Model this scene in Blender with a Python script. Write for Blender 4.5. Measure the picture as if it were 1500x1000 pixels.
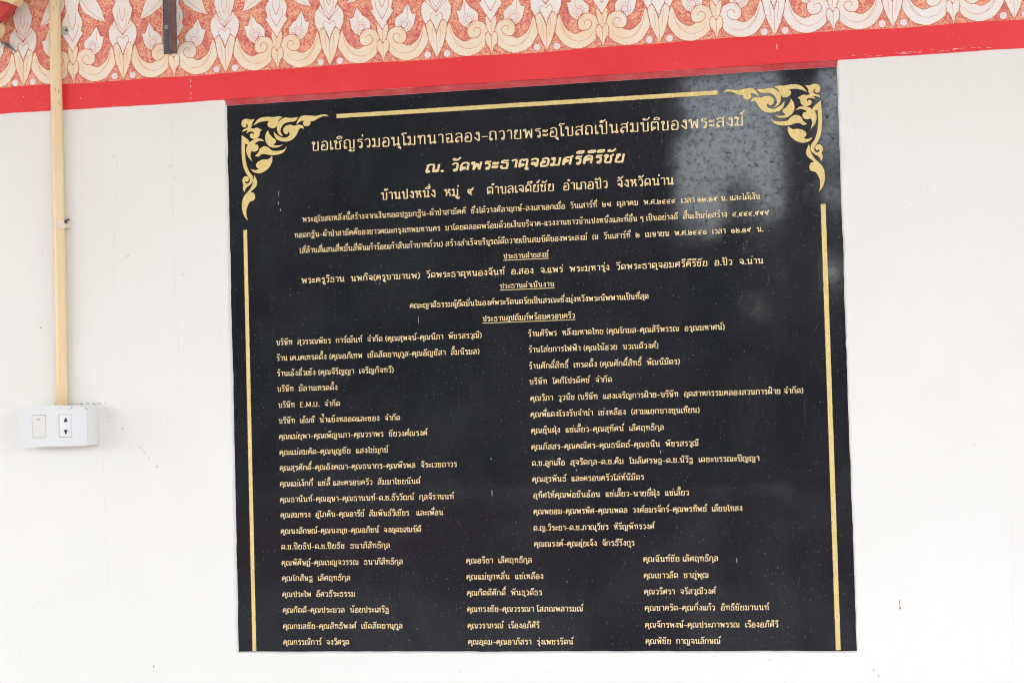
import bpy, math, random
from mathutils import Vector, Matrix
R = math.radians
random.seed(7)
for o in list(bpy.data.objects): bpy.data.objects.remove(o)
S = bpy.context.scene
COL = S.collection

# ------------------------------------------------------------------ camera
BASE = 1.2                       # height of the plaque's lower edge above the terrace, metres
cam_d = bpy.data.cameras.new('camera'); cam_d.sensor_width = 36.0; cam_d.lens = 65.252
cam_d.clip_start = 0.05; cam_d.clip_end = 2000
cam = bpy.data.objects.new('camera', cam_d); COL.objects.link(cam)
cam.matrix_world = Matrix(((0.97865368, 0.03483253, 0.20254302, 1.12950821),
                           (0.20366669, -0.03245049, -0.97850235, -3.05816142),
                           (-0.02751109, 0.99886619, -0.03885202, 0.39659030 + BASE),
                           (0, 0, 0, 1)))
cam_d.dof.use_dof = True; cam_d.dof.focus_distance = 3.12; cam_d.dof.aperture_fstop = 9.0
S.camera = cam
S.render.engine = 'CYCLES'; S.cycles.filter_width = 1.05

# ------------------------------------------------------------------ sky, sun, exposure (bright overcast)
SUN_EL, SUN_AZ = R(50), R(200)    # the sun stands behind the photographer, to the left
w = bpy.data.worlds.new("World"); S.world = w; w.use_nodes = True
nt = w.node_tree; bg = nt.nodes['Background']
sky = nt.nodes.new('ShaderNodeTexSky'); sky.sky_type = 'NISHITA'; sky.sun_disc = False
sky.sun_elevation = SUN_EL; sky.sun_rotation = SUN_AZ; sky.air_density = 1.0; sky.dust_density = 1.2; sky.ozone_density = 1.0
hs = nt.nodes.new('ShaderNodeHueSaturation'); hs.inputs['Saturation'].default_value = 0.5
nt.links.new(sky.outputs[0], hs.inputs['Color']); nt.links.new(hs.outputs[0], bg.inputs['Color'])
bg.inputs['Strength'].default_value = 0.15
sl = bpy.data.lights.new('sun', 'SUN'); sl.energy = 1.0; sl.angle = R(35); sl.color = (1.0, 0.97, 0.94)
so = bpy.data.objects.new('sun', sl); COL.objects.link(so)
sd = Vector((math.sin(SUN_AZ) * math.cos(SUN_EL), math.cos(SUN_AZ) * math.cos(SUN_EL), math.sin(SUN_EL)))
so.rotation_euler = sd.to_track_quat('Z', 'Y').to_euler(); so.location = (0, -6, 8)
S.view_settings.view_transform = 'Standard'; S.view_settings.look = 'None'
S.view_settings.gamma = 1.0; S.view_settings.exposure = 2.72

# ------------------------------------------------------------------ helpers
def link(o, parent=None):
    COL.objects.link(o)
    if parent: o.parent = parent
    return o

def empty(name, loc=(0, 0, 0), parent=None):
    o = bpy.data.objects.new(name, None); o.empty_display_size = 0.05; link(o, parent); o.location = loc
    return o

def tag(o, label=None, cat=None, group=None, kind=None):
    if label: o['label'] = label
    if cat: o['category'] = cat
    if group: o['group'] = group
    if kind: o['kind'] = kind
    return o

class MB:
    """collects faces, then becomes one mesh object"""
    def __init__(s): s.v = []; s.f = []; s.m = []
    def face(s, pts, mi=0):
        n = len(s.v); s.v += [tuple(p) for p in pts]; s.f.append(tuple(range(n, n + len(pts)))); s.m.append(mi)
    def box(s, x0, x1, y0, y1, z0, z1, mi=0):
        n = len(s.v)
        s.v += [(x, y, z) for x in (x0, x1) for y in (y0, y1) for z in (z0, z1)]
        for q in ((0, 1, 3, 2), (4, 6, 7, 5), (0, 4, 5, 1), (2, 3, 7, 6), (0, 2, 6, 4), (1, 5, 7, 3)):
            s.f.append(tuple(n + i for i in q)); s.m.append(mi)
    def tube(s, pts, r, seg=16, mi=0, cap=True):
        n0 = len(s.v); pts = [Vector(p) for p in pts]; rr = r if isinstance(r, (list, tuple)) else [r] * len(pts)
        for i, p in enumerate(pts):
            t = (pts[min(i + 1, len(pts) - 1)] - pts[max(i - 1, 0)]).normalized()
            a = t.cross(Vector((0.13, 1, 0.07))).normalized(); b = t.cross(a)
            for k in range(seg):
                q = p + a * (rr[i] * math.cos(2 * math.pi * k / seg)) + b * (rr[i] * math.sin(2 * math.pi * k / seg)); s.v.append(tuple(q))
        for i in range(len(pts) - 1):
            for k in range(seg):
                k2 = (k + 1) % seg; a = n0 + i * seg
                s.f.append((a + k, a + k2, a + seg + k2, a + seg + k)); s.m.append(mi)
        if cap:
            s.f.append(tuple(n0 + k for k in range(seg))); s.m.append(mi)
            s.f.append(tuple(n0 + (len(pts) - 1) * seg + k for k in range(seg))); s.m.append(mi)
    def build(s, name, mats, parent=None, smooth=False, bevel=0, recalc=True):
        me = bpy.data.meshes.new(name); me.from_pydata(s.v, [], s.f)
        for m in (mats if isinstance(mats, (list, tuple)) else [mats]): me.materials.append(m)
        me.polygons.foreach_set('material_index', s.m)
        if smooth: me.polygons.foreach_set('use_smooth', [True] * len(s.f))
        me.update()
        o = bpy.data.objects.new(name, me); link(o, parent)
        if bevel:
            b = o.modifiers.new('bevel', 'BEVEL'); b.width = bevel; b.segments = 3; b.limit_method = 'ANGLE'
            for p in me.polygons: p.use_smooth = True
        return o

def smooth_path(pts, closed=False, sub=5):
    """Catmull-Rom through the points; a third value marks a sharp corner"""
    P = [(p[0], p[1]) for p in pts]; C = [len(p) > 2 for p in pts]; n = len(P); out = []
    rng = n if closed else n - 1
    for i in range(rng):
        p1, p2 = P[i], P[(i + 1) % n]
        p0 = P[i - 1] if (closed or i > 0) else p1
        p3 = P[(i + 2) % n] if (closed or i + 2 < n) else p2
        if C[i]: p0 = p1
        if C[(i + 1) % n]: p3 = p2
        straight = (p0 == p1 and p3 == p2)
        k = 1 if straight else sub
        for j in range(k):
            t = j / k; t2 = t * t; t3 = t2 * t
            out.append(tuple(0.5 * (2 * p1[a] + (p2[a] - p0[a]) * t + (2 * p0[a] - 5 * p1[a] + 4 * p2[a] - p3[a]) * t2
                                    + (3 * p1[a] - p0[a] - 3 * p2[a] + p3[a]) * t3) for a in (0, 1)))
    if not closed: out.append(P[-1])
    return out

def ribbon(mb, pts, wfun, y, ridge=0.0, mi=0, closed=False, xf=None):
    """a brush or chisel stroke lying on the wall plane, standing proud by `ridge` along its middle"""
    n = len(pts)
    if n < 2: return
    if not closed and n > 2:          # a sharp turn starts a fresh stroke
        for i in range(1, n - 1):
            a, p, b = pts[i - 1], pts[i], pts[i + 1]
            d1 = (p[0] - a[0], p[1] - a[1]); d2 = (b[0] - p[0], b[1] - p[1])
            if d1[0] * d2[0] + d1[1] * d2[1] < 0.1 * math.hypot(*d1) * math.hypot(*d2):
                ribbon(mb, pts[:i + 1], wfun, y, ridge, mi, False, xf); ribbon(mb, pts[i:], wfun, y, ridge, mi, False, xf); return
    base = len(mb.v); L = []
    for i in range(n):
        if closed: a, b = pts[i - 1], pts[(i + 1) % n]
        else: a, b = pts[max(i - 1, 0)], pts[min(i + 1, n - 1)]
        p = pts[i]
        def un(q, r):
            d = (r[0] - q[0], r[1] - q[1]); l = math.hypot(*d) or 1e-9; return (d[0] / l, d[1] / l)
        d1 = un(a, p) if a != p else un(p, b); d2 = un(p, b) if b != p else d1
        t = (d1[0] + d2[0], d1[1] + d2[1]); l = math.hypot(*t)
        if l < 0.25: t = d1; l = 1.0
        t = (t[0] / l, t[1] / l); nx, nz = -t[1], t[0]
        k = 1.0 / max(0.6, abs(nx * -d1[1] + nz * d1[0]))
        wv = 0.5 * wfun(i, n, t) * k
        L.append(((p[0] + nx * wv, p[1] + nz * wv), p, (p[0] - nx * wv, p[1] - nz * wv)))
    for (l_, c_, r_) in L:
        for q, yy in ((l_, y), (c_, y - ridge), (r_, y)):
            X, Z = xf(q) if xf else q
            mb.v.append((X, yy, Z))
    m = n if closed else n - 1
    for i in range(m):
        a = base + 3 * i; b = base + 3 * ((i + 1) % n)
        if ridge:
            mb.f.append((a, b, b + 1, a + 1)); mb.f.append((a + 1, b + 1, b + 2, a + 2)); mb.m += [mi, mi]
        else:
            mb.f.append((a, b, b + 2, a + 2)); mb.m.append(mi)

# ------------------------------------------------------------------ materials
def new_mat(name):
    m = bpy.data.materials.new(name); m.use_nodes = True
    return m, m.node_tree, m.node_tree.nodes['Principled BSDF']
def N(nt, t, **kw):
    n = nt.nodes.new(t)
    for k, v in kw.items():
        if k in n.inputs: n.inputs[k].default_value = v
        else: setattr(n, k, v)
    return n
def noise(nt, scale, detail=4, rough=0.6, vec=None, dist=0.0):
    n = N(nt, 'ShaderNodeTexNoise', Scale=scale, Detail=detail, Roughness=rough, Distortion=dist)
    if vec is not None: nt.links.new(vec, n.inputs['Vector'])
    return n.outputs['Fac']
def geo(nt, scale=(1, 1, 1)):
    g = nt.nodes.new('ShaderNodeTexCoord'); mp = N(nt, 'ShaderNodeMapping'); mp.inputs['Scale'].default_value = scale
    nt.links.new(g.outputs['Object'], mp.inputs['Vector']); return mp.outputs['Vector']
def ramp(nt, fac, stops):
    r = nt.nodes.new('ShaderNodeValToRGB'); e = r.color_ramp.elements
    while len(e) < len(stops): e.new(0.5)
    for el, (p, c) in zip(e, stops):
        el.position = p; el.color = (c, c, c, 1) if not isinstance(c, tuple) else (*c, 1)
    nt.links.new(fac, r.inputs['Fac']); return r.outputs['Color']
def mix(nt, fac, a, b, mode='MIX'):
    n = nt.nodes.new('ShaderNodeMix'); n.data_type = 'RGBA'; n.blend_type = mode
    if isinstance(fac, (int, float)): n.inputs[0].default_value = fac
    else: nt.links.new(fac, n.inputs[0])
    for v, i in ((a, 6), (b, 7)):
        if isinstance(v, tuple): n.inputs[i].default_value = (*v, 1)
        else: nt.links.new(v, n.inputs[i])
    return n.outputs[2]
def bump(nt, b, h, dist, strength=1.0, prev=None):
    n = N(nt, 'ShaderNodeBump', Strength=strength, Distance=dist); nt.links.new(h, n.inputs['Height'])
    if prev: nt.links.new(prev, n.inputs['Normal'])
    nt.links.new(n.outputs[0], b.inputs['Normal']); return n.outputs[0]

def paint_mat(name, col, col2, rough=0.55, scale=9.0, b_fine=0.0004, b_big=0.0, spec=0.5):
    m, nt, b = new_mat(name); v = geo(nt)
    c = mix(nt, ramp(nt, noise(nt, scale, 5, 0.6, v), [(0.35, 0.0), (0.7, 1.0)]), col, col2)
    nt.links.new(c, b.inputs['Base Color']); b.inputs['Roughness'].default_value = rough
    b.inputs['Specular IOR Level'].default_value = spec
    p = bump(nt, b, noise(nt, 420, 3, 0.6, v), b_fine)
    if b_big: bump(nt, b, noise(nt, 38, 4, 0.55, v), b_big, prev=p)
    return m

def wall_mat():
    m, nt, b = new_mat('white_plaster'); v = geo(nt)
    big = ramp(nt, noise(nt, 2.2, 4, 0.6, v), [(0.3, 0.0), (0.75, 1.0)])
    c = mix(nt, big, (0.80, 0.80, 0.76), (0.845, 0.845, 0.825))
    vert = geo(nt, (9, 1, 1.1))
    c = mix(nt, ramp(nt, noise(nt, 2.0, 5, 0.7, vert), [(0.52, 0.0), (0.85, 0.14)]), c, (0.74, 0.71, 0.66))
    sp = ramp(nt, noise(nt, 95, 2, 0.5, v), [(0.735, 0.0), (0.775, 0.55)])
    sel = ramp(nt, noise(nt, 7, 2, 0.5, v), [(0.55, 0.0), (0.62, 1.0)])
    c = mix(nt, mix(nt, 1.0, sp, sel, 'MULTIPLY'), c, (0.42, 0.36, 0.30))
    nt.links.new(c, b.inputs['Base Color']); b.inputs['Roughness'].default_value = 0.6
    # roller and trowel marks
    p = bump(nt, b, noise(nt, 11, 5, 0.6, geo(nt, (1, 1, 0.7))), 0.003, 0.3)
    p = bump(nt, b, noise(nt, 85, 4, 0.6, v), 0.0005, 0.5, prev=p)
    bump(nt, b, noise(nt, 330, 2, 0.5, v), 0.0003, 0.6, prev=p)
    return m

def granite_mat():
    m, nt, b = new_mat('black_granite'); v = geo(nt)
    fine = ramp(nt, noise(nt, 640, 2, 0.5, v), [(0.42, 0.0), (0.70, 1.0)])
    c = mix(nt, fine, (0.0100, 0.0108, 0.0145), (0.030, 0.032, 0.041))
    dust = ramp(nt, noise(nt, 5.5, 6, 0.68, geo(nt, (1, 1, 0.8)), 0.6), [(0.42, 0.0), (0.78, 0.6)])
    c = mix(nt, dust, c, (0.042, 0.043, 0.050))
    spk = ramp(nt, noise(nt, 300, 1, 0.4, v), [(0.69, 0.0), (0.75, 0.5)])
    c = mix(nt, spk, c, (0.26, 0.27, 0.29))
    # thin vertical run marks
    runs = ramp(nt, noise(nt, 3.0, 3, 0.6, geo(nt, (26, 1, 1.6))), [(0.66, 0.0), (0.80, 0.35)])
    c = mix(nt, runs, c, (0.07, 0.07, 0.078))
    nt.links.new(c, b.inputs['Base Color'])
    # polished, dulled by blotches of grime
    bl = ramp(nt, noise(nt, 80, 5, 0.75, v, 0.2), [(0.46, 0.0), (0.60, 0.0), (0.72, 1.0)])
    bl2 = ramp(nt, noise(nt, 8, 5, 0.7, v, 0.8), [(0.30, 0.03), (0.75, 0.09)])
    rg = mix(nt, bl, bl2, (0.5, 0.5, 0.5))
    nt.links.new(rg, b.inputs['Roughness'])
    sp = ramp(nt, noise(nt, 95, 6, 0.78, v, 0.2), [(0.36, 1.0), (0.48, 1.0), (0.63, 0.40)])
    sm = nt.nodes.new('ShaderNodeMath'); sm.operation = 'MULTIPLY'; sm.inputs[1].default_value = 0.37
    nt.links.new(sp, sm.inputs[0]); nt.links.new(sm.outputs[0], b.inputs['Specular IOR Level'])
    bump(nt, b, noise(nt, 5, 2, 0.5, v), 0.0005, 0.2)
    return m

def gold_mat(name='gold_leaf_paint', lo=(0.58, 0.42, 0.135), hi=(0.86, 0.70, 0.31)):
    m, nt, b = new_mat(name); v = geo(nt)
    h = ramp(nt, noise(nt, 420, 3, 0.7, geo(nt, (1.0, 1, 2.6))), [(0.35, 0.0), (0.65, 1.0)])
    c = mix(nt, h, lo, hi)
    nt.links.new(c, b.inputs['Base Color']); b.inputs['Roughness'].default_value = 0.38; b.inputs['Metallic'].default_value = 0.2
    # the bed of the carving is scored with slanting chisel hatching
    t = nt.nodes.new('ShaderNodeTexCoord'); mp = N(nt, 'ShaderNodeMapping'); mp.inputs['Rotation'].default_value = (0, R(35), 0); mp.inputs['Scale'].default_value = (1, 1, 0.15)
    nt.links.new(t.outputs['Object'], mp.inputs['Vector'])
    bump(nt, b, noise(nt, 420, 2, 0.6, mp.outputs['Vector']), 0.0014, 1.0)
    return m

def mural_ground_mat():
    m, nt, b = new_mat('mural_red_ground'); v = geo(nt)
    wv = noise(nt, 120, 3, 0.6, v, 2.6)
    c = mix(nt, ramp(nt, wv, [(0.40, 0.0), (0.56, 1.0)]), (0.74, 0.135, 0.115), (0.92, 0.50, 0.31))
    c = mix(nt, ramp(nt, noise(nt, 24, 3, 0.6, v), [(0.50, 0.0), (0.66, 0.65)]), c, (0.66, 0.095, 0.11))
    nt.links.new(c, b.inputs['Base Color']); b.inputs['Roughness'].default_value = 0.5
    bump(nt, b, noise(nt, 300, 3, 0.6, v), 0.0003)
    return m
def mural_cream_mat(name, lo, hi):
    m, nt, b = new_mat(name); v = geo(nt)
    f = noise(nt, 14, 3, 0.6, v)
    c = mix(nt, ramp(nt, f, [(0.38, 0.0), (0.62, 1.0)]), lo, hi)
    c = mix(nt, ramp(nt, noise(nt, 260, 3, 0.7, v, 1.5), [(0.57, 0.0), (0.72, 0.35)]), c, (0.84, 0.55, 0.40))
    nt.links.new(c, b.inputs['Base Color']); b.inputs['Roughness'].default_value = 0.5
    bump(nt, b, noise(nt, 300, 3, 0.6, v), 0.0003)
    return m

M = dict(
    wall=wall_mat(),
    red=paint_mat('red_gloss_paint', (0.80, 0.022, 0.030), (0.84, 0.040, 0.048), 0.42, 5, 0.0003, 0.0016),
    red_dark=paint_mat('red_mortar', (0.55, 0.045, 0.05), (0.63, 0.12, 0.12), 0.6, 30, 0.0006, 0.002),
    granite=granite_mat(), gold=gold_mat(), gold_pale=gold_mat('gold_lettering', (0.76, 0.57, 0.27), (0.90, 0.74, 0.43)), ground=mural_ground_mat(),
    cream=mural_cream_mat('mural_cream', (0.92, 0.73, 0.51), (0.92, 0.82, 0.69)),
    pale=mural_cream_mat('mural_pale', (0.90, 0.83, 0.75), (0.90, 0.87, 0.85)),
    dot=paint_mat('mural_pink_white', (0.88, 0.74, 0.75), (0.88, 0.80, 0.82), 0.5, 60),
    line=paint_mat('mural_outline', (0.66, 0.10, 0.045), (0.76, 0.26, 0.11), 0.5, 70),
    pipe=paint_mat('yellow_pvc', (0.79, 0.60, 0.33), (0.82, 0.64, 0.38), 0.33, 6, 0.0001),
    plastic=paint_mat('white_plastic', (0.73, 0.745, 0.755), (0.75, 0.765, 0.775), 0.3, 8, 0.00008),
    plastic_cream=paint_mat('cream_plastic', (0.74, 0.73, 0.69), (0.76, 0.75, 0.715), 0.4, 8, 0.0001),
    insert=paint_mat('socket_plastic', (0.76, 0.77, 0.81), (0.78, 0.79, 0.83), 0.3, 8, 0.00008),
    clip=paint_mat('clip_plastic', (0.78, 0.68, 0.56), (0.80, 0.70, 0.58), 0.45, 8, 0.0001),
    black=paint_mat('dark_hollow', (0.02, 0.018, 0.02), (0.03, 0.026, 0.028), 0.6, 30),
    steel=paint_mat('grey_primed_steel', (0.075, 0.072, 0.082), (0.125, 0.115, 0.12), 0.55, 45, 0.0003),
    rust=paint_mat('brown_primed_steel', (0.13, 0.062, 0.058), (0.21, 0.13, 0.125), 0.6, 60, 0.0003),
    screw=paint_mat('zinc_screw', (0.5, 0.49, 0.45), (0.62, 0.60, 0.55), 0.35, 200, 0.0001),
    grime=paint_mat('grime', (0.16, 0.12, 0.09), (0.36, 0.29, 0.23), 0.9, 120),
    chip=paint_mat('bare_chip', (0.80, 0.74, 0.72), (0.86, 0.82, 0.80), 0.8, 120),
    fleck=paint_mat('white_fleck', (0.34, 0.36, 0.40), (0.55, 0.56, 0.60), 0.8, 400),
    feather=paint_mat('grey_feather', (0.06, 0.055, 0.06), (0.42, 0.40, 0.42), 0.8, 60),
    gilt=paint_mat('pale_gilding', (0.72, 0.55, 0.25), (0.80, 0.66, 0.42), 0.4, 40, 0.0004, 0.001),
    lacquer=paint_mat('red_lacquer', (0.52, 0.02, 0.02), (0.62, 0.05, 0.035), 0.3, 30),
    terrace=paint_mat('terrace_tiles', (0.38, 0.31, 0.28), (0.45, 0.38, 0.345), 0.6, 1.5),
    pillar=paint_mat('brown_pillar_paint', (0.10, 0.055, 0.045), (0.14, 0.08, 0.065), 0.6, 3),
    bark=paint_mat('bark', (0.10, 0.07, 0.05), (0.16, 0.12, 0.09), 0.9, 10),
    leaf=paint_mat('foliage', (0.055, 0.11, 0.035), (0.10, 0.17, 0.06), 0.6, 0.8),
    leaf2=paint_mat('foliage_dark', (0.025, 0.05, 0.03), (0.05, 0.085, 0.045), 0.6, 0.8),
)
# ------------------------------------------------------------------ a looped Thai letter cut, drawn stroke by stroke
# consonant height = 10; "x,y" smooth point, "x,y!" corner, "o x,y r" ring, ";" next stroke
CK = "1,5 2,6.3! .6,7.6! 1.5,9.3 3.4,10 5.2,9.3 5.8,7.5"
G = {
'ก': (7, "1,0! "+CK+" 5.8,0!"),
'ข': (6.8, "o 1.7,8.7 1.1; 2.8,8.7 2.6,7.2 1.7,6.2 1.6,5! 1.6,0! 5.6,0! 5.6,10!"),
'ค': (7.2, "1.1,0! 1,3 1,6.5 2,9.2 3.7,10 5.4,9.2 6.1,7.3 6.1,0!; 1.1,0! 1.7,3.4 2.4,4.8; o 3.4,5.6 1.1"),
'ฆ': (7.2, "o 1.5,8.8 1; 2.5,8.6 2.9,9.6! 3.4,8.4 2.4,5.5 2.3,1.6; o 1.5,1.1 1; 2.4,1.2 6.1,0! 6.1,10!"),
'ง': (5.8, "o 3.5,8.7 1.1; 4.6,8.7 4.7,0! 3.4,1 .7,4.4!"),
'จ': (6.6, ".7,8.4! 2.1,9.8 3.8,10 5.2,8.8 5.5,7 5.5,0! 3.4,3; o 2.6,4 1.1"),
'ฉ': (7.4, ".8,8.6! 2.4,9.9 4.6,9.8 5.8,8.3 5.8,2; o 5.9,1.1 1; 5,1.2 2,0! 2,3.8; o 2.5,4.8 1.05"),
'ช': (7.2, "o 1.6,8.7 1; 2.6,8.6 2.5,6.8 1.7,6 1.6,5! 1.6,0! 5.4,0! 5.4,6 4.4,7.4! 5.4,8.8 6.8,9.9"),
'ซ': (7.2, "o 1.3,8.4 .9; 2.1,8.2 2.5,9.4! 3.2,8.6 2.6,6.8 1.8,6 1.8,5! 1.8,0! 5.4,0! 5.4,6 4.4,7.4! 5.4,8.8 6.8,9.9"),
'ญ': (10, "o 1.9,1 1; .9,1.2 "+CK+" 5.8,0! 9,0! 9,10!; o 5.6,-2.3 .8; 6.4,-2 7.1,-3.4! 8.3,-3.4 9,-2.6 9,-1.2"),
'ฏ': (7, "o 1.9,1 1; .9,1.2 "+CK+" 5.8,-3.2! 4.6,-1.6! 3.4,-3.2! 2.3,-1.8; o 1.5,-2.2 .8"),
'ฐ': (6.8, "6.2,10! 4.6,9.3 2.7,10 1.3,8.7! 1.6,7.4 4.6,6.8 5.6,5.4 5.6,0! 3.4,.4; o 2.5,1.1 1; .9,-1.4 1.1,-3.2 2.7,-3.2 3.3,-1.8! 4,-3.2 5.8,-3.2 5.9,-1.2"),
'ฒ': (10.2, "o 1.9,1 1; .9,1.2 .9,6 1.2,9 2.4,9.9 3.5,8.7! 4.7,9.9 5.8,9 6,7 6,2; o 6,1 1; 6.9,.8 9.2,0! 9.2,10!"),
'ณ': (10.2, "o 1.9,1 1; .9,1.2 "+CK+" 5.8,0! 7.2,1.6; o 8.4,1.3 1; 9.3,2! 9.3,10!"),
'ด': (7.2, "1.1,0! 1,3 1,6.5 2,9.2 3.7,10 5.4,9.2 6.1,7.3 6.1,0!; 1.1,0! 2.2,1.8; o 3.0,2.9 1.1"),
'ต': (7.4, "1.1,0! 1,3 1,6.5 1.2,9 2.4,9.9 3.6,8.7! 4.8,9.9 5.9,9.1 6.2,7.3 6.2,0!; 1.1,0! 2.2,1.8; o 3.0,2.9 1.1"),
'ถ': (7, "o 1.9,1 1; .9,1.2 "+CK+" 5.8,0!"),
'ท': (7.4, "o 1.6,8.8 1; 2.5,8.6 2.5,0! 2.5,6! 3.7,9.3 5,10 6.1,9.3 6.3,7.8 6.3,0!"),
'ธ': (6.8, "6,10! 4.6,9.3 2.7,10 1.3,8.7! 1.6,7.4 4.6,6.8 5.6,5.4 5.6,0! 1.4,0! 1.4,3.8!"),
'น': (7.8, "o 1.6,8.8 1; 2.5,8.6 2.5,0! 4.2,1.7 5.2,1.9; o 6.2,1.2 1; 6.2,2! 6.2,10!"),
'บ': (7.1, "o 1.6,8.8 1; 2.5,8.6 2.5,0! 6.1,0! 6.1,10!"),
'ป': (7.1, "o 1.6,8.8 1; 2.5,8.6 2.5,0! 6.1,0! 6.1,13.6!"),
'ผ': (7.2, "o 2.1,8.8 1; 1.1,8.8 1.1,0! 3.6,4.8! 6.1,0! 6.1,10!"),
'ฝ': (7.2, "o 2.1,8.8 1; 1.1,8.8 1.1,0! 3.6,4.8! 6.1,0! 6.1,13.6!"),
'พ': (8.2, "o 1.4,8.8 1; 2.3,8.6 2.5,0! 4.6,8.2! 6.8,0! 7.1,10!"),
'ฟ': (8.2, "o 1.4,8.8 1; 2.3,8.6 2.5,0! 4.6,8.2! 6.8,0! 7.1,13.6!"),
'ภ': (7.6, "o 1.3,1 1; 2.2,1.2 2.1,5 3,6.3! 1.5,7.6! 2.4,9.3 4.2,10 6,9.3 6.6,7.5 6.6,0!"),
'ม': (7.4, "o 1.5,8.8 1; 2.4,8.6 2.4,1.9; o 1.5,1.1 1; 2.4,1 6.2,0! 6.2,10!"),
'ย': (7, "o 2.3,8.8 1; 1.3,8.8 1.3,6.8 2.8,5.6! 1.2,4.7 1.1,2 1.1,0! 5.9,0! 5.9,10!"),
'ร': (5.8, "o 3.6,1 1; 4.6,1.2 4.6,5.6 3.6,7 1.6,7.4! 1.1,8.7! 2.5,9.9 3.8,9.2 5.2,10!"),
'ฤ': (7, "o 1.9,1 1; .9,1.2 "+CK+" 5.8,-4!"),
'ล': (6.9, "o 1.9,1 1; .9,1 .9,3.6 2.2,5.4 4,5.9 5.8,4.4!; .9,8.4! 2.2,9.9 4,10 5.4,9.1 5.8,7.2 5.8,0!"),
'ว': (5.8, "o 3.6,1 1; 4.6,1.2 4.8,6 4.3,9 2.8,10 .7,8.5!"),
'ศ': (7.4, "1.1,0! 1,3 1,6.5 2,9 3.7,9.7 5.2,9 5.9,7.3 5.9,0!; 1.1,0! 2.3,4.2; o 3,5.1 1.1; 5,9 6,9.8 7,11.4!"),
'ษ': (7.4, "o 1.6,8.8 1; 2.5,8.6 2.3,0! 5.9,0! 5.9,10!; o 4,4.4 .9; 4.9,4.2 7.2,5.2"),
'ส': (7.1, "o 1.9,1 1; .9,1 .9,3.6 2.2,5.4 4,5.9 5.8,4.4!; .9,8 2.2,9.5 4,9.6 5.4,8.7 5.8,7 5.8,0!; 4.9,9 5.9,9.8 6.8,11.4!"),
'ห': (7.3, "o 1.5,8.8 1; 2.4,8.6 2.4,0! 2.4,3.2! 4.2,5.6 5.6,7.8; o 5.3,8.8 1; 4,5.4 5.8,4.8 6.2,3 6.2,0!"),
'อ': (6.9, "o 2.3,5.2 1.1; 1.2,5.2 .9,2.4 1.4,0! 5.3,0! 5.9,2 5.9,7 5,9.3 3.4,10 1,8.5!"),
'ฮ': (7, "o 2.3,3.9 1; 1.3,3.8 1,2 1.4,0! 5.2,0! 5.7,2 5.5,5.4 4,6.9 1.2,7.8! 1.9,9.4 4,9.2 6.6,10.4!"),
'ะ': (5, "o 1.4,7 .9; 2,6.2 3.4,6.2 4.3,8.4!; o 1.4,2.2 .9; 2,1.4 3.4,1.4 4.3,3.6!"),
'า': (5.2, ".7,8.6! 1.8,9.9 3.2,10 4.1,8.8 4.2,7 4.2,0!"),
'เ': (3.2, "1,10! 1,1.2!; o 1.9,1.1 1"),
'แ': (6.2, "1,10! 1,1.2!; o 1.9,1.1 1; 4,10! 4,1.2!; o 4.9,1.1 1"),
'โ': (4.4, "2,1.2! 2,10 2.1,11 .9,12 .5,13.4! 2.4,13.9 3.2,13.2 4.8,14!; o 2.9,1.1 1"),
'ใ': (4.2, "2.4,1.2! 2.4,9.5 2.9,11.4 2.6,13 1.4,13.6; o 1.3,12.6 .9; o 3.3,1.1 1"),
'ไ': (4, "2,1.2! 2,9 2.6,12 2.6,13.6! 1,12.4! .5,14.4!; o 2.9,1.1 1"),
'ๆ': (6, "o 2,6.8 1; 1,7 1.1,9 2.6,9.9! 4,9.9 4.8,8.6 4.8,-3.4!"),
'๑': (7.2, "o 3.6,4.2 1.05; 4.4,3.2 5.2,6 4,8.2 2.2,8.2 .9,6 1,2.4 2.4,.2 5,.2 6.2,2.6 6.2,5"),
'๒': (7.2, "1,11! 1,1.6 2.2,.1 4.8,.1 6,2 6,6 5,7.7 3.6,7.2 3,5.2; o 3.4,4.2 1"),
'๔': (7.4, "6.3,.2! 3,.2 1,1.8 .9,5.4 2.2,7.8 5,7.9 6.8,10.4!; o 4.2,4.3 1.05; 3.4,3.4 1.2,1.8"),
'๕': (7.4, "6.3,.2! 3,.2 1,1.8 .9,5.4 1.8,7.8 3,8 3.8,7! 4.8,8.2 6.8,10.4!; o 4.2,4.3 1.05; 3.4,3.4 1.2,1.8"),
'๗': (8, "o 2.6,4 1.05; 1.6,3.4 .8,6.4 2,8.3 3.6,7.4 4,4 4,.2! 5.8,.4 6.6,3.4 6.4,7 7.2,10.4!"),
'๘': (7.2, "6.4,10! 4,8.2 1.6,7.8 .9,4 1.4,1 2.8,.2! 3.6,1.8! 4.6,.2! 6,1 6.2,3.4 5.4,5; o 4.4,4.9 1"),
'๙': (7.6, "o 2.4,3.4 1.05; 1.4,3.2 .9,6.6 2.2,8.3 3.6,7.4 4,5 3.9,.8 5.2,.2! ; 3.8,5.6 4.8,8.2 6.4,7 5.8,8.8 6.9,10.8!"),
'–': (5.4, ".3,4.4! 5.1,4.4!"), '.': (2.6, "o 1.2,.7 .45"), ',': (2.8, "1.4,1! 1.2,-.6 .4,-2!"),
'(': (3.6, "3,12 1.2,8.4 1.2,2.4 3,-1.6"), ')': (3.6, ".6,12 2.4,8.4 2.4,2.4 .6,-1.6"),
'E': (7.6, "6.4,0! 1.2,0! 1.2,11.5! 6.4,11.5!; 1.2,6! 6,6!"),
'M': (9.4, "1.2,0! 1.2,11.5! 4.6,1! 8,11.5! 8,0!"),
'U': (7.8, "1.2,11.5! 1.2,3 2,.6 3.8,0 5.6,.6 6.4,3 6.4,11.5!"),
' ': (3.7, ""),
}
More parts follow.
